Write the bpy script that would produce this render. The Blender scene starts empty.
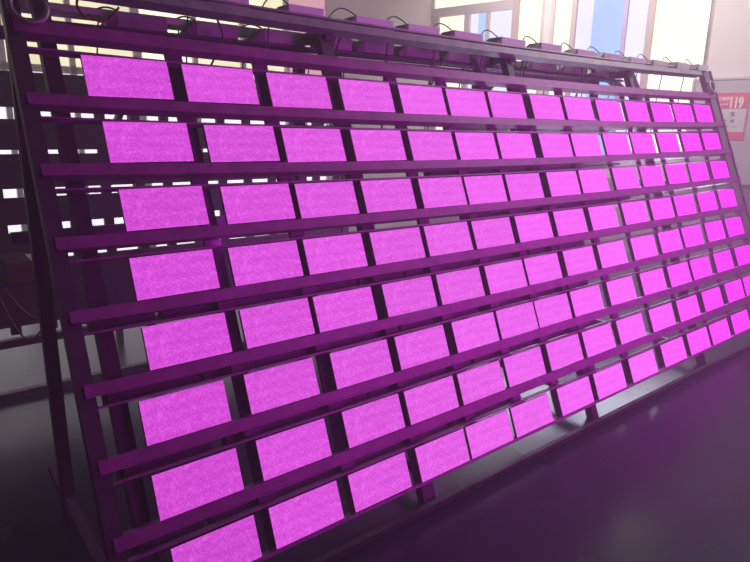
import bpy, bmesh, math, random
from mathutils import Matrix, Vector
random.seed(7)
C = bpy.context.scene.collection
TH = math.radians(22); FL = 1.965; S, K = math.sin(TH), math.cos(TH)
RACK = Matrix(((1,0,0,0),(0,S,-K,0),(0,K,S,FL),(0,0,0,1)))      # local: x along rack, y up the leaning face, z out of it

# ------------------------------------------------------------------ materials
def mat(name, col, rough=.5, metal=0., noise=0., nscale=8., bump=0., spec=.5):
    m = bpy.data.materials.new(name); m.use_nodes = True
    nt = m.node_tree; b = nt.nodes['Principled BSDF']
    b.inputs['Roughness'].default_value = rough; b.inputs['Metallic'].default_value = metal
    b.inputs['Specular IOR Level'].default_value = spec
    b.inputs['Base Color'].default_value = (*col, 1)
    if noise or bump:
        tc = nt.nodes.new('ShaderNodeTexCoord'); n = nt.nodes.new('ShaderNodeTexNoise')
        n.inputs['Scale'].default_value = nscale; n.inputs['Detail'].default_value = 4
        nt.links.new(tc.outputs['Object'], n.inputs['Vector'])
        if noise:
            r = nt.nodes.new('ShaderNodeValToRGB')
            r.color_ramp.elements[0].position = .3; r.color_ramp.elements[1].position = .7
            r.color_ramp.elements[0].color = (*[c*(1-noise) for c in col], 1)
            r.color_ramp.elements[1].color = (*[min(1, c*(1+noise)) for c in col], 1)
            nt.links.new(n.outputs['Fac'], r.inputs['Fac']); nt.links.new(r.outputs['Color'], b.inputs['Base Color'])
        if bump:
            bp = nt.nodes.new('ShaderNodeBump'); bp.inputs['Strength'].default_value = bump; bp.inputs['Distance'].default_value = .01
            nt.links.new(n.outputs['Fac'], bp.inputs['Height']); nt.links.new(bp.outputs['Normal'], b.inputs['Normal'])
    return m

def glow(name, col, strength, noise=.0, nscale=1.5, gloss=.06):
    m = bpy.data.materials.new(name); m.use_nodes = True
    nt = m.node_tree; nt.nodes.clear()
    out = nt.nodes.new('ShaderNodeOutputMaterial'); em = nt.nodes.new('ShaderNodeEmission')
    gl = nt.nodes.new('ShaderNodeBsdfGlossy'); gl.inputs['Roughness'].default_value = .1
    mx = nt.nodes.new('ShaderNodeMixShader'); mx.inputs[0].default_value = gloss
    em.inputs['Strength'].default_value = strength * 1.65
    tc = nt.nodes.new('ShaderNodeTexCoord'); n = nt.nodes.new('ShaderNodeTexNoise'); n.inputs['Scale'].default_value = nscale
    nt.links.new(tc.outputs['Object'], n.inputs['Vector'])
    r = nt.nodes.new('ShaderNodeValToRGB')
    r.color_ramp.elements[0].color = (*[c*(1-noise) for c in col], 1); r.color_ramp.elements[1].color = (*col, 1)
    r.color_ramp.elements[0].position = .35; r.color_ramp.elements[1].position = .6
    nt.links.new(n.outputs['Fac'], r.inputs['Fac']); nt.links.new(r.outputs['Color'], em.inputs['Color'])
    nt.links.new(em.outputs[0], mx.inputs[1]); nt.links.new(gl.outputs[0], mx.inputs[2]); nt.links.new(mx.outputs[0], out.inputs[0])
    return m

def led_mat():
    m = bpy.data.materials.new('lit_led_face'); m.use_nodes = True
    nt = m.node_tree; nt.nodes.clear(); N = nt.nodes.new; L = nt.links.new
    out = N('ShaderNodeOutputMaterial'); em = N('ShaderNodeEmission'); oi = N('ShaderNodeObjectInfo')
    tc = N('ShaderNodeTexCoord')
    def math_(op, a, b=None):
        n = N('ShaderNodeMath'); n.operation = op
        for i, v in enumerate((a, b)):
            if v is None: continue
            if isinstance(v, (int, float)): n.inputs[i].default_value = v
            else: L(v, n.inputs[i])
        return n.outputs[0]
    sp = N('ShaderNodeSeparateXYZ'); L(tc.outputs['Object'], sp.inputs[0])
    # 64 x 32 pixels of 5 mm: brightness falls off between the lamps
    def cell(o):
        f = math_('FRACT', math_('MULTIPLY', o, 200.)); return math_('ABSOLUTE', math_('SUBTRACT', f, .5))
    dx, dy = cell(sp.outputs['X']), cell(sp.outputs['Y'])
    d = math_('POWER', math_('ADD', math_('MULTIPLY', dx, dx), math_('MULTIPLY', dy, dy)), .5)
    dots = math_('SUBTRACT', 1.42, math_('MULTIPLY', d, 1.15))
    vo = N('ShaderNodeTexVoronoi'); vo.inputs['Scale'].default_value = 105
    L(tc.outputs['Object'], vo.inputs['Vector'])
    v1 = math_('ADD', .86, math_('MULTIPLY', vo.outputs['Distance'], .32))
    # soft darker bands across the module
    wv = N('ShaderNodeTexWave'); wv.bands_direction = 'Y'; wv.inputs['Scale'].default_value = 6.5
    wv.inputs['Distortion'].default_value = 3.; wv.inputs['Detail'].default_value = 2; wv.inputs['Detail Scale'].default_value = 6
    mp = N('ShaderNodeMapping'); mp.inputs['Scale'].default_value = (.5, 1, 1)
    ad = N('ShaderNodeVectorMath'); ad.operation = 'ADD'; L(tc.outputs['Object'], ad.inputs[0])
    rv = N('ShaderNodeCombineXYZ'); L(oi.outputs['Random'], rv.inputs[0]); L(oi.outputs['Random'], rv.inputs[1]); L(rv.outputs[0], ad.inputs[1])
    L(ad.outputs[0], mp.inputs[0]); L(mp.outputs[0], wv.inputs['Vector'])
    v2 = math_('ADD', .955, math_('MULTIPLY', wv.outputs['Fac'], .07))
    s = math_('MULTIPLY', math_('MULTIPLY', dots, v1), v2)
    ga = N('ShaderNodeGamma'); L(oi.outputs['Color'], ga.inputs[0])
    g2 = math_('ADD', .25, math_('MULTIPLY', s, .75)); L(math_('DIVIDE', 1.0, g2), ga.inputs[1])
    L(ga.outputs[0], em.inputs['Color']); L(s, em.inputs['Strength'])
    L(em.outputs[0], out.inputs[0])
    return m

M = {
 'endpost': mat('end_post_paint', (.17,.11,.16), .55, 0, .2, 8),
 'upright': mat('upright_glare_tint', (.16,.016,.17), .6, 0, .3, 9),  # magenta glare over the gaps is put into this purple
 'tray': mat('cable_tray_glare_tint', (.10,.010,.11), .6, 0, .3, 9),  # purple base colour imitates the magenta glare behind the rows
 'led': led_mat(),
 'housing': mat('module_housing', (.055,.02,.065), .5),
 'wire_red': mat('red_wire', (.20,.03,.05), .5),
 'rail': mat('rack_rail_glare_tint', (.27,.026,.26), .5, .0, .25, 14),  # dark rails tinted purple to carry the glare of the panels
 'post': mat('rack_post_paint', (.055,.020,.06), .55, .1, .3, 10),
 'topbeam': mat('rack_top_beam_paint', (.24,.29,.26), .5, .1, .2, 12),
 'psu': mat('supply_case', (.56,.66,.58), .45, .2, .08, 20),
 'psud': mat('supply_case_dark', (.22,.25,.23), .5, .2, .12, 20),  # darker case colour for the shelf supplies
 'cap': mat('supply_terminal_cover', (.10,.07,.11), .5),
 'cord': mat('black_cord', (.035,.025,.04), .5),
 'rack2': mat('dark_rack_steel', (.022,.010,.024), .6, 0, .3, 6),
 'wall': mat('painted_wall', (.66,.57,.58), .8, 0, .04, 1.5),
 'wallb': mat('painted_wall_back', (.58,.50,.50), .8, 0, .05, 1.2),
 'dado': mat('painted_dado', (.22,.14,.17), .6, 0, .1, 2),
 'ceil': mat('ceiling_paint', (.35,.32,.34), .9, 0, .05, 2),
 'mull': mat('window_frame_paint', (.50,.40,.42), .5, 0, .05, 4),
 'mullp': mat('window_frame_purple', (.36,.26,.50), .5),  # purple frame colour of one mullion
 'mulld': mat('window_frame_brown', (.42,.30,.30), .5),
 'board': mat('board_face', (.42,.36,.41), .55, 0, .04, 3),
 'boardtrim': mat('board_trim', (.62,.55,.58), .4, .3),
 'red': mat('poster_red', (.62,.075,.14), .6),
 'pwhite': mat('poster_paper', (.55,.48,.52), .6, 0, .06, 12),
 'ptext': mat('poster_white_ink', (.80,.62,.68), .6),
 'pdark': mat('poster_grey_ink', (.20,.13,.18), .6),
 'ring': mat('ring_grey', (.30,.24,.30), .4, .4),
 'carton': mat('brown_carton', (.09,.045,.03), .8, 0, .15, 6),
 'cable2': mat('tan_cable', (.10,.07,.05), .6),
 'conduit': mat('grey_tube', (.42,.36,.40), .35, .3),
}
def floor_mat():
    m = mat('epoxy_floor', (.009,.017,.028), .2, 0, .3, .8, .0)
    nt = m.node_tree; b = nt.nodes['Principled BSDF']; b.inputs['Specular IOR Level'].default_value = .19
    tc = nt.nodes.new('ShaderNodeTexCoord'); n = nt.nodes.new('ShaderNodeTexNoise'); n.inputs['Scale'].default_value = 1.7; n.inputs['Detail'].default_value = 5
    mr = nt.nodes.new('ShaderNodeMapRange'); mr.inputs['To Min'].default_value = .16; mr.inputs['To Max'].default_value = .34
    nt.links.new(tc.outputs['Object'], n.inputs['Vector']); nt.links.new(n.outputs['Fac'], mr.inputs['Value']); nt.links.new(mr.outputs[0], b.inputs['Roughness'])
    n2 = nt.nodes.new('ShaderNodeTexNoise'); n2.inputs['Scale'].default_value = 7; n2.inputs['Detail'].default_value = 3
    nt.links.new(tc.outputs['Object'], n2.inputs['Vector'])
    bp = nt.nodes.new('ShaderNodeBump'); bp.inputs['Strength'].default_value = .12; bp.inputs['Distance'].default_value = .01
    nt.links.new(n2.outputs['Fac'], bp.inputs['Height']); nt.links.new(bp.outputs['Normal'], b.inputs['Normal'])
    return m
M['floor'] = floor_mat()

# ------------------------------------------------------------------ mesh helpers
def box(bm, x0, x1, y0, y1, z0, z1, bev=0.):
    r = bmesh.ops.create_cube(bm, size=1, matrix=Matrix.Translation(((x0+x1)/2,(y0+y1)/2,(z0+z1)/2)) @ Matrix.Diagonal((x1-x0,y1-y0,z1-z0,1)))
    if bev:
        es = {e for v in r['verts'] for e in v.link_edges}
        bmesh.ops.bevel(bm, geom=list(es), offset=bev, segments=2, profile=.5, affect='EDGES')
def strip(bm, pts, h, z0, z1):
    """bar whose lower edge follows pts [(x, y)], height h, depth z0..z1"""
    vs = []
    for x, y in pts:
        vs.append([bm.verts.new((x, y, z1)), bm.verts.new((x, y+h, z1)), bm.verts.new((x, y+h, z0)), bm.verts.new((x, y, z0))])
    for a, b in zip(vs, vs[1:]):
        for i in range(4):
            bm.faces.new((a[i], b[i], b[(i+1) % 4], a[(i+1) % 4]))
    bm.faces.new(vs[0]); bm.faces.new(vs[-1][::-1])
    bmesh.ops.recalc_face_normals(bm, faces=bm.faces)
def tube(bm, pts, r, seg=8):
    pts = [Vector(p) for p in pts]; rings = []
    for i, p in enumerate(pts):
        d = (pts[min(i+1, len(pts)-1)] - pts[max(i-1, 0)]).normalized()
        a = d.cross(Vector((0,0,1)) if abs(d.z) < .9 else Vector((1,0,0))).normalized(); b = d.cross(a)
        rings.append([bm.verts.new(p + r*(math.cos(t)*a + math.sin(t)*b)) for t in [2*math.pi*k/seg for k in range(seg)]])
    for u, v in zip(rings, rings[1:]):
        for k in range(seg): bm.faces.new((u[k], u[(k+1) % seg], v[(k+1) % seg], v[k]))
    bm.faces.new(rings[0][::-1]); bm.faces.new(rings[-1])
    bmesh.ops.recalc_face_normals(bm, faces=bm.faces)
def bar(bm, a, b, w, d, side=Vector((1,0,0))):
    """rectangular bar from a to b; w along side, d across"""
    a, b = Vector(a), Vector(b); t = (b-a).normalized(); side = (side - side.dot(t)*t).normalized(); o = t.cross(side)
    q = [[p + sx*w/2*side + so*d/2*o for sx, so in ((-1,-1),(1,-1),(1,1),(-1,1))] for p in (a, b)]
    v = [[bm.verts.new(x) for x in r] for r in q]
    for k in range(4): bm.faces.new((v[0][k], v[0][(k+1) % 4], v[1][(k+1) % 4], v[1][k]))
    bm.faces.new(v[0][::-1]); bm.faces.new(v[1]); bmesh.ops.recalc_face_normals(bm, faces=bm.faces)
def torus(bm, c, R, r, ax=(0,1,0), seg=28, s2=8):
    ax = Vector(ax).normalized(); a = ax.orthogonal().normalized(); b = ax.cross(a); rings = []
    for i in range(seg):
        t = 2*math.pi*i/seg; d = math.cos(t)*a + math.sin(t)*b
        rings.append([bm.verts.new(Vector(c) + d*(R + r*math.cos(q)) + ax*r*math.sin(q)) for q in [2*math.pi*k/s2 for k in range(s2)]])
    for i in range(seg):
        u, v = rings[i], rings[(i+1) % seg]
        for k in range(s2): bm.faces.new((u[k], u[(k+1) % s2], v[(k+1) % s2], v[k]))
    bmesh.ops.recalc_face_normals(bm, faces=bm.faces)
def obj(name, bm, m, parent=None, smooth=False):
    me = bpy.data.meshes.new(name); bm.to_mesh(me); bm.free()
    me.materials.append(M[m] if isinstance(m, str) else m)
    if smooth:
        for p in me.polygons: p.use_smooth = True
    o = bpy.data.objects.new(name, me); C.objects.link(o)
    if parent: o.parent = parent
    return o
def B(fn, *a, **k):
    bm = bmesh.new(); fn(bm, *a, **k); return bm
def tag(o, label, cat, group=None):
    o['label'] = label; o['category'] = cat
    if group: o['group'] = group
    return o
def thing(name, label, cat, loc=(0,0,0), group=None, mtx=None):
    o = bpy.data.objects.new(name, None); C.objects.link(o); o.empty_display_size = .1
    if mtx is not None: o.matrix_world = mtx
    else: o.location = loc
    return tag(o, label, cat, group)
def struct(o): o['kind'] = 'structure'; return o
def dup(root, label):
    r = root.copy(); C.objects.link(r); r['label'] = label
    for ch in list(root.children):
        c = ch.copy(); C.objects.link(c); c.parent = r
        for g in list(ch.children):
            d = g.copy(); C.objects.link(d); d.parent = c
    return r

# ------------------------------------------------------------------ the setting
floor = struct(obj('floor', B(box, -4, 11, -8, 5.9, -.1, 0), 'floor'))
struct(obj('ceiling', B(box, -4, 11, -8, 5.9, 5.2, 5.3), 'ceil'))
YB = 5.55
# back wall: pier between the glazing and the corner, spandrels above the glazing, low sill
bm = bmesh.new()
box(bm, 4.90, 7.25, YB, YB+.25, 0, 5.2); box(bm, -4, 4.90, YB, YB+.25, 4.3, 5.2)
struct(obj('wall_back', bm, 'wallb'))
W = Vector((-.25557,.96679,0)); P0 = Vector((8.1789,1.1035,0)); NW = Vector((.96679,.25557,0))   # right wall: direction, foot point, outward normal
WM = Matrix(((W.x,NW.x,0,P0.x),(W.y,NW.y,0,P0.y),(0,0,1,0),(0,0,0,1)))     # local x along the wall (away from viewer), y outward, z up
def onwall(o): o.matrix_world = WM; return o
bm = bmesh.new()
box(bm, -9, .30, 0, .25, 1.09, 5.2); box(bm, .30, 4.62, 0, .25, 1.09, 1.38); box(bm, .30, 4.62, 0, .25, 5.0, 5.2); box(bm, 2.47, 2.57, 0, .25, 1.38, 5.0)
struct(onwall(obj('wall_right', bm, 'wall')))
struct(onwall(obj('trim_1', B(box, -9, 4.62, -.01, .25, 0, 1.09), 'dado')))
struct(obj('trim_2', B(box, -4, 4.9, YB-.02, YB+.1, 0, .10), 'mulld'))

# windows in the right wall
gc = glow('pane_cream', (1.0,.93,.74), 1.12, .10, 1.0)
gw = glow('pane_lilac_white', (.80,.76,.98), 1.0, .08, 1.0)
gb = glow('pane_sky_blue', (.36,.56,1.0), .95, .12, 1.0)
gww = glow('pane_white', (1.0,.90,1.0), .98, .04, 1.0)
gy = glow('pane_warm', (.98,.86,.60), .95, .2, 2.0)
gp = glow('pane_pink', (.78,.36,.48), .8, .1, 2.0)
wn = [0]
def window(parent_fn, x0, x1, z0, z1, panes, bars):
    wn[0] += 1
    f = bmesh.new()
    fr = .05
    box(f, x0, x1, .0, .10, z0-fr, z0); box(f, x0, x1, .0, .10, z1, z1+fr); box(f, x0-fr, x0, .0, .10, z0-fr, z1+fr); box(f, x1, x1+fr, .0, .10, z0-fr, z1+fr)
    w = struct(parent_fn(obj('window_%d' % wn[0], f, 'mull')))
    for a, b, c, d, m in panes:
        p = obj('pane', B(box, a, b, .055, .065, c, d), m); p.parent = w
    for a, b, c, d, m in bars:
        p = obj('mullion', B(box, a, b, -.012, .09, c, d), m); p.parent = w
    return w
z0, z1 = 1.43, 4.95
window(onwall, .30, 2.42, z0, z1,
  [(.30,1.00,z0,z1,gc),(1.06,1.36,z0,z1,gw),(1.40,1.85,z0,z1,gb),(1.85,2.08,z0,z1,gw),(2.14,2.42,z0,z1,gc)],
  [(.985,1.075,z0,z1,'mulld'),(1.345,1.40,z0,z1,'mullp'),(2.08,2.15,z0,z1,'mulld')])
window(onwall, 2.62, 4.56, z0, z1,
  [(2.62,3.02,z0,z1,gc),(3.10,3.50,z0,3.63,gw),(3.55,3.72,z0,3.63,gb),(3.72,3.86,z0,3.63,gw),(3.95,4.45,z0,3.63,gc),(3.10,4.56,3.74,z1,gc)],
  [(3.00,3.10,z0,z1,'mulld'),(3.50,3.55,z0,3.63,'mull'),(3.86,3.95,z0,3.63,'mull'),(4.45,4.56,z0,3.63,'mulld'),(3.10,4.56,3.62,3.76,'mull')])
# glazing of the back wall
def onback(o): o.location = (0, YB, 0); return o
for i, (a, b) in enumerate(((-3.9,-1.0),(-.9,1.95),(2.05,4.85))):
    n = 4; pn, br = [], []
    for k in range(n):
        u0 = a + (b-a)*k/n; u1 = a + (b-a)*(k+1)/n
        pn += [(u0,u1,.12,2.35,gww),(u0,u1,2.40,4.2,(gy, gp, gc, gy)[(k+i) % 4])]
        if k: br.append((u0-.03,u0+.03,.12,4.2,'mull'))
    br.append((a,b,2.33,2.41,'mulld'))
    window(onback, a, b, .12, 4.2, pn, br)

# board with the fire poster on the right wall
bd = tag(onwall(obj('notice_board', B(box, -2.6, .36, -.05, -.012, 1.10, 2.44, .004), 'board')), 'large grey board fixed to the wall right of the windows, behind the poster', 'board')
f = bmesh.new()
box(f, -2.62, .38, -.06, -.012, 2.44, 2.47); box(f, .36, .385, -.06, -.012, 1.10, 2.44)
obj('edge_trim', f, 'boardtrim', bd)
PZ = (2.275, 2.073, 1.777, 1.674)
ps = thing('fire_poster', 'red and white fire safety poster reading 119 on the grey board', 'poster', mtx=WM.copy())
obj('sheet', B(box, -.31, .20, -.056, -.0515, PZ[3], PZ[0]), 'pwhite', ps)
f = bmesh.new(); box(f, -.31, .20, -.0585, -.0555, PZ[1], PZ[0]); box(f, -.31, .20, -.0585, -.0555, PZ[3], PZ[2]); box(f, -.31, -.295, -.0585, -.0555, PZ[2], PZ[1])
obj('red_band', f, 'red', ps)
def text(s, x, z, size, m, parent, name, sx=1.):
    # lettering is seen from inside the room, so it runs towards -x of the wall
    cu = bpy.data.curves.new(name, 'FONT'); cu.body = s; cu.size = size; cu.extrude = .0008; cu.offset = size*.05
    o = bpy.data.objects.new(name, cu); C.objects.link(o)
    me = bpy.data.meshes.new_from_object(o.evaluated_get(bpy.context.evaluated_depsgraph_get()))
    C.objects.unlink(o); bpy.data.objects.remove(o)
    me.materials.clear(); me.materials.append(M[m])
    t = bpy.data.objects.new(name, me); C.objects.link(t); t.parent = parent
    t.matrix_local = Matrix(((-sx,0,0,x),(0,0,-1,-.0600),(0,1,0,z),(0,0,0,1)))
    return t
bpy.context.view_layer.update()
text('119', -.080, 2.090, .180, 'ptext', ps, 'number_lettering', .62)
text('火警电话', .095, 2.185, .046, 'ptext', ps, 'small_lettering')
text('消防安全', .095, 2.100, .046, 'ptext', ps, 'small_lettering')
f = bmesh.new()
for (cx, cz, w, h) in ((-.07,1.96,.012,.05),(-.05,1.975,.05,.03),(-.055,1.945,.04,.02),(.03,1.885,.05,.022),(-.06,1.875,.045,.04),(.02,1.80,.06,.03),(.16,1.95,.03,.012),(.16,1.86,.03,.012),(-.09,1.80,.05,.01),(.14,1.79,.04,.01)):
    box(f, cx-.09-w/2, cx-.09+w/2, -.0575, -.0555, cz+.04-h/2, cz+.04+h/2, .0008)
obj('printed_pictures', f, 'pdark', ps)

# ------------------------------------------------------------------ the lit rack
rack = thing('test_rack', 'long leaning dark steel rack holding rows of glowing magenta LED panels', 'rack', mtx=RACK.copy())
ROWQ = [(-.0043,.0196,-.0117),(-.0044,.0191,.2472),(-.0033,.0135,.5113),(-.0023,.0095,.7698),(-.0023,.0092,1.0269),(-.0013,.0053,1.285),(-.0006,.0033,1.5461),(-.0009,.0037,1.8105)]
def rv(r, u): a, b, c = ROWQ[r]; return a*u*u + b*u + c
us = [-.20 + 5.70*i/24 for i in range(25)]
for r in range(8):
    last = r == 7
    h = .012 if last else .046
    bm = bmesh.new()
    strip(bm, [(u, -(rv(r,u)+.1625+h)) for u in us], h, -.050, .004)
    # front lip
    if not last: strip(bm, [(u, -(rv(r,u)+.1625+h)) for u in us], .006, .004, .012)
    obj('rail', bm, 'rail', rack)
    bm = bmesh.new()
    strip(bm, [(u, -(rv(r,u)-.0065)) for u in us], .008, -.045, -.006)
    obj('upper_rail', bm, 'rail', rack)
# two beams above the panels
bm = bmesh.new(); strip(bm, [(u, .062+.0043*u*u-.0196*u+.0117) for u in us], .050, -.05, .006); obj('rail', bm, 'rail', rack)
bm = bmesh.new(); strip(bm, [(u, .262+.0046*u*u-.016*u) for u in us[:-1]], .040, -.05, .01)
strip(bm, [(u, .312+.0046*u*u-.016*u) for u in us[:-1]], .010, -.06, .012); obj('top_beam', bm, 'topbeam', rack)
# posts behind the rails (leaning with the face)
for u, w in ((1.185,.075),(2.60,.055),(4.10,.05)):
    obj('post', B(box, u-w/2, u+w/2, -2.10, .30, -.10, -.052), 'post', rack)
for u in (-.195, -.085):
    obj('post', B(box, u-.028, u+.028, -2.11, .40, -.055 if u < -.1 else -.11, -.002 if u < -.1 else -.06), 'post', rack)
bm = bmesh.new(); box(bm, 5.32, 5.46, -2.11, .36, -.046, .001); box(bm, 5.445, 5.46, -2.11, .36, .001, .014); obj('post', bm, 'endpost', rack)
# thin uprights behind each gap between panels
for u in [x + .064*(x+.6)/2.24 for x in (.355,.745,1.50,1.87,2.21,2.59,2.975,3.39,3.78,4.16,4.56,4.93)]:
    obj('upright', B(box, u-(.034 if u < 3.4 else .016), u+(.034 if u < 3.4 else .016), -1.985, .10, -.075, -.053), 'upright', rack)
bm = bmesh.new(); torus(bm, (-.146, .160, .030), .058, .010, (0,0,1)); obj('lifting_ring', bm, 'ring', rack, True)
bm = bmesh.new(); torus(bm, (5.36, .190, .022), .050, .012, (0,0,1)); obj('lifting_ring', bm, 'ring', rack, True)
Ri = RACK.inverted()
def wloc(p): return Ri @ Vector(p)
def wbar(name, a, b, w, d, m='post', side=(1,0,0)):
    bm = bmesh.new(); bar(bm, wloc(a), wloc(b), w, d, Ri.to_3x3() @ Vector(side)); return obj(name, bm, m, rack)
# vertical rear legs, foot bars, dark bar for the shadow edge on the floor
for u in (-.20, 1.2, 2.62, 4.05):
    wbar('rear_leg', (u,.42,2.17) if u > 0 else (u,.05,2.02), (u,.42 if u > 0 else .135,.0), .05, .05)
    wbar('foot_bar', (u,.44,.12), (u,-.70,.12), .04, .05)
    wbar('top_bracket', (u,.12,2.18), (u,.46,2.18), .05, .05)
wbar('rear_beam', (-.25,.44,2.08), (4.1,.44,2.12), .05, .035, 'topbeam', (0,0,1))
wbar('rear_beam', (-.25,.44,2.19), (4.1,.44,2.20), .05, .03, 'topbeam', (0,0,1))
wbar('rear_beam', (-.25,.40,1.25), (5.5,.40,1.25), .05, .04, 'post', (0,0,1))
wbar('shadow_edge_bar', (-.25,-.785,.028), (5.6,-.785,.018), .030, .030, 'rack2', (0,0,1))  # dark bar added in place of the shadow ending the bright floor strip
wbar('conduit_bar', (-.1,.36,2.188), (.80,.36,2.190), .022, .022, 'conduit', (0,0,1))  # grey conduit behind the top beam, gives no light
for (a, b) in (((3.75,.30,2.25),(4.35,.30,2.06)),((4.32,.30,2.27),(4.58,.30,2.02)),((2.46,.30,2.20),(2.62,.30,2.0))):
    wbar('brace', a, b, .045, .04, 'topbeam')

# cable trays running behind the gaps between the rows, with openings between them
for r in range(7):
    u = -.12
    rng = (1.75, 3.7) if r < 3 else (-.12, 2.9 if r < 6 else 1.9)
    while u < rng[1]:
        L = random.uniform(.22,.40)
        if u >= rng[0] - .05:
            t0 = .150 if r < 3 else .172; h = .050 if r > 2 else .046
            v0 = rv(r, u) + .190 + (rv(r, u) + .2 - 1.18)*.058 + random.uniform(0,.006)
            obj('cable_tray', B(box, u, min(u+L, rng[1]+.1), -(v0+h+random.uniform(.0,.01)), -v0, -.16, -.10), 'tray', rack)
        u += L + (random.uniform(.015,.06) if random.random() < .45 else .002)
# ------------------------------------------------------------------ panels
PAN = [[[0.003,-0.011],[0.383,-0.006],[0.77,0.001],[1.165,0.005],[1.545,0.009],[1.898,0.012],[2.251,0.011],[2.654,0.009],[3.018,0.005],[3.404,0.007],[3.8,-0.0],[4.189,-0.004],[4.56,-0.009],[4.945,-0.022]],
[[0.032,0.247],[0.424,0.253],[0.784,0.261],[1.166,0.263],[1.537,0.267],[1.89,0.269],[2.243,0.27],[2.646,0.269],[2.998,0.265],[3.387,0.26],[3.763,0.255],[4.165,0.248],[4.571,0.244],[4.957,0.238]],
[[0.041,0.51],[0.439,0.517],[0.79,0.521],[1.159,0.522],[1.534,0.525],[1.876,0.527],[2.229,0.526],[2.628,0.524],[2.981,0.521],[3.395,0.517],[3.772,0.514],[4.168,0.509],[4.559,0.505],[4.971,0.498]],
[[0.029,0.77],[0.416,0.774],[0.77,0.775],[1.142,0.778],[1.496,0.778],[1.852,0.78],[2.224,0.78],[2.6,0.779],[2.986,0.778],[3.399,0.774],[3.796,0.773],[4.171,0.77],[4.576,0.765],[4.972,0.76]],
[[0.025,1.028],[0.41,1.03],[0.757,1.032],[1.145,1.034],[1.503,1.035],[1.871,1.037],[2.215,1.036],[2.598,1.034],[2.982,1.036],[3.403,1.033],[3.796,1.028],[4.165,1.025],[4.575,1.02],[4.967,1.017]],
[[-0.036,1.285],[0.37,1.286],[0.78,1.289],[1.15,1.29],[1.533,1.291],[1.878,1.29],[2.214,1.291],[2.57,1.29],[2.981,1.288],[3.408,1.289],[3.803,1.289],[4.168,1.286],[4.588,1.283],[5.002,1.28]],
[[-0.042,1.548],[0.363,1.547],[0.776,1.547],[1.133,1.548],[1.49,1.55],[1.849,1.549],[2.226,1.548],[2.591,1.55],[2.982,1.551],[3.406,1.551],[3.808,1.553],[4.222,1.55],[4.645,1.546],[5.012,1.545]],
[[-0.027,1.811],[0.357,1.811],[0.738,1.811],[1.123,1.815],[1.463,1.815],[1.814,1.814],[2.227,1.813],[2.601,1.815],[3.012,1.813],[3.443,1.81],[3.836,1.81],[4.204,1.811],[4.609,1.807]]]
ORD = ['first','second','third','fourth','fifth','sixth','seventh','eighth','ninth','tenth','eleventh','twelfth','thirteenth','last']
ROWN = ['top row','second row from the top','third row from the top','fourth row from the top','fifth row from the top','sixth row from the top','seventh row from the top','bottom row']
def make_panel():
    t = thing('led_panel', 'x', 'panel', group='lit LED panels on the leaning rack')
    obj('lit_face', B(box, -.159, .159, .001, .159, .0165, .020), 'led', t)
    bm = bmesh.new(); box(bm, -.16, .16, 0, .16, .003, .0165)
    obj('housing', bm, 'housing', t)
    return t
proto = make_panel(); first = True
def lerp3(t, stops):
    for (a, ca), (b, cb) in zip(stops, stops[1:]):
        if t <= b: k = (t-a)/(b-a); return tuple(x+(y-x)*k for x, y in zip(ca, cb))
    return stops[-1][1]
for r, row in enumerate(PAN):
    n = len(row)
    for i, (u, v) in enumerate(row):
        where = ('leftmost' if i == 0 else 'rightmost' if i == n-1 else ORD[i] + ' from the left')
        lab = 'glowing magenta LED panel, %s in the %s' % (where, ROWN[r])
        if first: o = proto; o['label'] = lab; first = False
        else: o = dup(proto, lab)
        o.matrix_world = RACK @ Matrix.Translation((u+.16, -(v+.16), -.0185))
        # left modules a little dimmer, the right ones more saturated
        col = lerp3(u, [(-.1,(.74,.075,.75)),(1.5,(.86,.13,.86)),(3.0,(.98,.14,.98)),(4.2,(1.02,.06,1.02)),(5.1,(1.02,.025,1.02))])
        k = random.uniform(.96,1.04) * (.985 + .080*u)
        for ch in o.children:
            if ch.name.startswith('lit_face'): ch.color = (col[0]*k, col[1]*k, col[2]*k, 1)

# ------------------------------------------------------------------ power supplies
def make_psu(name, L, m, label, group, arc=.07, cordlen=.5):
    t = thing(name, label, 'power supply', group=group)
    bm = bmesh.new(); box(bm, -L/2+.05, L/2, -.055, .055, 0, .052, .003)
    obj('case', bm, m, t)
    bm = bmesh.new()
    v = [bm.verts.new(p) for p in ((-L/2,-.055,0),(-L/2+.0495,-.055,0),(-L/2+.0495,-.055,.048),(-L/2,-.055,.012),(-L/2,.055,0),(-L/2+.0495,.055,0),(-L/2+.0495,.055,.048),(-L/2,.055,.012))]
    for q in ((0,1,2,3),(4,7,6,5),(0,3,7,4),(1,5,6,2),(3,2,6,7),(0,4,5,1)): bm.faces.new([v[k] for k in q])
    bmesh.ops.recalc_face_normals(bm, faces=bm.faces); obj('terminal_cover', bm, 'cap', t)
    bm = bmesh.new()
    pts = [(-L/2+.02 + (L*.9)*s*.55 - .09*(1-s), .02+.04*math.sin(math.pi*s), .025 + arc*math.sin(math.pi*s)) for s in [k/14 for k in range(15)]]
    tube(bm, pts, .0035, 6)
    pts = [(-L/2-.01-.02*math.sin(3*s), .03+.05*s, .02 - cordlen*s) for s in [k/12 for k in range(13)]]
    tube(bm, pts, .004, 6)
    obj('cord', bm, 'cord', t, True)
    return t
TOP = [(.52,.76,2.236),(.92,1.163,2.240),(1.309,1.608,2.236),(1.666,1.953,2.238),(2.027,2.318,2.243),(2.439,2.732,2.249),(2.85,3.125,2.254),(3.271,3.531,2.252),(3.612,3.898,2.258),(3.975,4.274,2.258),(4.326,4.63,2.265),(4.743,5.011,2.278),(5.147,5.381,2.290)]
p1 = None
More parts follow.
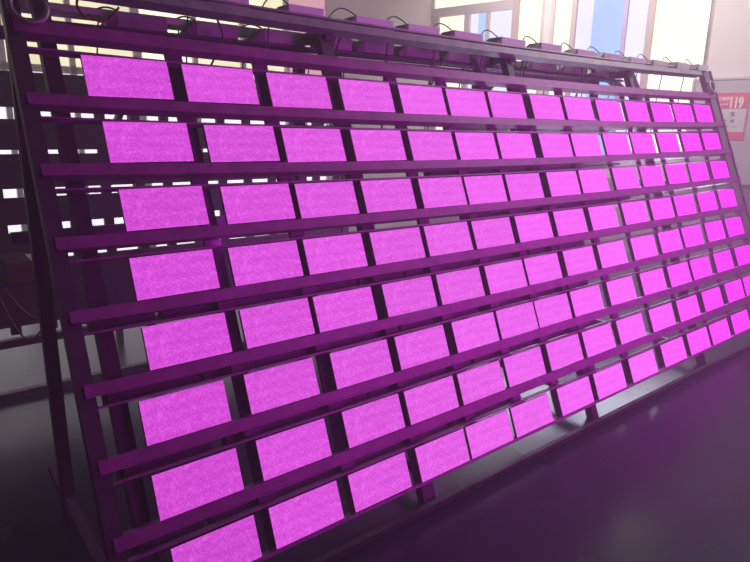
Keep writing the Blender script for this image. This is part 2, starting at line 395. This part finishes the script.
for i, (a, b, z) in enumerate(TOP):
    where = 'rightmost, by the end post' if i == 12 else ('leftmost' if i == 0 else ORD[i] + ' from the left')
    lab = 'pale boxy power supply on top of the rack beam, ' + where
    if p1 is None: o = p1 = make_psu('power_supply', .28, 'psu', lab, 'power supplies on the top beam', .075, .55)
    else: o = dup(p1, lab)
    o.location = ((a+b)/2, .17, z); o.rotation_euler = (0,0,random.uniform(-.03,.03)); o.scale = (((b-a)/.28), 1, 1)
LOW = [(.185,.444),(.536,.787),(.876,1.148),(1.26,1.46),(1.50,1.76),(1.807,2.125),(2.16,2.403),(2.441,2.737),(2.984,3.332),(3.372,3.72),(3.791,4.15)]
p2 = None
for i, (a, b) in enumerate(LOW):
    where = 'rightmost of its row' if i == 10 else ('leftmost of its row' if i == 0 else ORD[i] + ' from the left')
    lab = 'dark power supply on the shelf under the top beam, ' + where
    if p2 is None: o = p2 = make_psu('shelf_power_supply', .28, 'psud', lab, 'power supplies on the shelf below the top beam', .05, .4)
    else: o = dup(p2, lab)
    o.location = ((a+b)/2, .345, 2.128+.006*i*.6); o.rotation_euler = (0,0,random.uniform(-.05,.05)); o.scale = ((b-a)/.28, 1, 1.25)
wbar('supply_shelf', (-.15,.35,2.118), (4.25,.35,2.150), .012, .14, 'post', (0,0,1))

bm = bmesh.new()
tube(bm, [(.04+.03*math.sin(6*t), .03-.02*t, 2.30-.19*t) for t in [k/14 for k in range(15)]] + [(.06+.10*t, .02, 2.11-.03*math.sin(math.pi*t)+.05*t) for t in [k/10 for k in range(1,11)]], .005, 6)
tag(obj('wire', bm, 'wire_red', smooth=True), 'dark red wire looping over the beams beside the ring at top left', 'wire')
for i, (u, dx, dz) in enumerate(((.62,.05,.17),(1.34,-.04,.20),(2.02,.05,.16),(2.9,-.05,.18),(3.5,.04,.2))):
    bm = bmesh.new()
    tube(bm, [(u+dx*math.sin(math.pi*t*1.5), .20+.03*t, 2.235-.012*math.sin(9*t)-(.16+dz)*t) for t in [k/16 for k in range(17)]], .005, 6)
    tag(obj('hanging_cable', bm, 'cord', smooth=True), 'thin black cable hanging between the beams, %s from the left' % ORD[i], 'cable', 'black cables hanging under the top beam')
# ------------------------------------------------------------------ the dark rack standing behind
r2 = thing('background_rack', 'dark unlit steel rack standing behind the glowing one, seen through its gaps', 'rack', loc=(0,1.72,0))
X0, X1 = -1.2, 2.45
for a, b in ((1.826,2.03),(1.577,1.757),(1.345,1.552),(1.125,1.290),(.940,1.072),(.48,.895)):
    bm = bmesh.new(); box(bm, X0, X1, -.01, .015, a, b); box(bm, X0, X1, .015, .06, a, a+.012); obj('board', bm, 'rack2', r2)
for a, b in ((.35,.40),(.0,.05)): obj('rail', B(box, X0, X1, -.02, .03, a, b), 'rack2', r2)
x = X0 + .03
while x < X1:
    obj('upright', B(box, x-.03, x+.03, .016, .05, .42, 2.03), 'rack2', r2); x += .2085
for x in (X0+.03, .7, X1-.03):
    obj('leg', B(box, x-.03, x+.03, -.045, -.011, .0, 2.10), 'rack2', r2)
    obj('rear_leg', B(box, x-.025, x+.025, .80, .85, 0, 1.5), 'rack2', r2)
    bm = bmesh.new(); bar(bm, (x,.0,2.0), (x,.83,1.45), .04, .04); obj('brace', bm, 'rack2', r2)
obj('side_shelf', B(box, -.75, .06, -.55, -.011, .862, .880), 'rack2', r2)
bm = bmesh.new(); box(bm, -.20, -.07, -.17, .13, 0, .115, .003)
ct = tag(obj('carton', bm, 'carton'), 'small brown carton on the shelf of the dark rack behind, at far left', 'box'); ct.location = (0,1.36,.8805)
for i, (xa, xb, sag, zt, zb, lab) in enumerate(((-.26,-.06,.16,.86,.60,'tan cable drooping lowest under the carton behind the left end post'),(-.22,.0,.08,.86,.66,'tan cable looping just below the carton behind the left end post'),(-.30,-.14,.22,1.35,.9,'tan cable hanging beside the carton at the left edge'))):
    bm = bmesh.new()
    tube(bm, [(xa+(xb-xa)*s, 1.18+.02*i, zt+(zb-zt)*s - sag*math.sin(math.pi*s)) for s in [k/20 for k in range(21)]], .006, 6)
    tag(obj('cable', bm, 'cable2', smooth=True), lab, 'cable')

# ------------------------------------------------------------------ light
w = bpy.data.worlds.new('World'); bpy.context.scene.world = w; w.use_nodes = True
w.node_tree.nodes['Background'].inputs[0].default_value = (.50,.40,.56,1); w.node_tree.nodes['Background'].inputs[1].default_value = .10
# thin even haze added through the hall to stand in for lens glare
hz = w.node_tree.nodes.new('ShaderNodeVolumeScatter'); hz.inputs['Density'].default_value = .054; hz.inputs['Anisotropy'].default_value = .2
hz.inputs['Color'].default_value = (1,.86,1,1)
w.node_tree.links.new(hz.outputs[0], w.node_tree.nodes['World Output'].inputs['Volume'])
def area(name, loc, target, size, power, col):
    d = bpy.data.lights.new(name, 'AREA'); d.shape = 'RECTANGLE'; d.size, d.size_y = size; d.energy = power; d.color = col
    o = bpy.data.objects.new(name, d); C.objects.link(o); o.location = loc
    o.rotation_euler = (Vector(target)-Vector(loc)).to_track_quat('-Z','Y').to_euler(); return o
area('magenta_fill', (3.1,-3.6,1.6), (2.7,0,1.0), (2.0,1.2), 46, (1.0,.03,1.0)).data.spread = 1.9  # unseen magenta fill added in front to tint the rails
area('side_fill', (6.6,-1.6,4.4), (4.8,.3,2.1), (2,1.4), 125, (1.0,.94,.92))  # unseen white fill added to lighten the right end and top beam
area('wall_fill', (5.5,2.6,4.9), (7.8,1.2,2.6), (2,1), 250, (1.0,.92,.90))  # unseen lamp added to brighten the right wall
area('rear_magenta_fill', (1.6,.25,1.3), (1.3,1.0,.4), (2.6,.4), 14, (.90,.05,1.0))  # magenta lamp added behind the panels to lift the dark background
area('floor_strip_fill', (4.7,.75,1.1), (3.4,-.5,0), (2.4,.35), 52, (.80,.78,1.0))  # lamp added behind the rack to brighten the floor strip below it
area('ceiling_spot', (6.0,.65,3.15), (1.77,-1.39,0), (.12,.12), 5, (1.0,.93,.75))

# ------------------------------------------------------------------ camera
cam = bpy.data.cameras.new('Camera'); co = bpy.data.objects.new('Camera', cam); C.objects.link(co)
cam.sensor_width = 36; cam.lens = 597.594*36/750; cam.clip_end = 100
X, Y, Z = Vector((.78324727,-.62155981,.01367885)), Vector((.14005014,.19783266,.97017947)), Vector((-.60573069,-.75797469,.24200143))
co.matrix_world = Matrix(((X.x,Y.x,Z.x,-.60190),(X.y,Y.y,Z.y,-2.52249),(X.z,Y.z,Z.z,1.71170),(0,0,0,1)))
bpy.context.scene.camera = co
bpy.context.scene.view_settings.view_transform = 'Standard'
bpy.context.scene.view_settings.exposure = 0
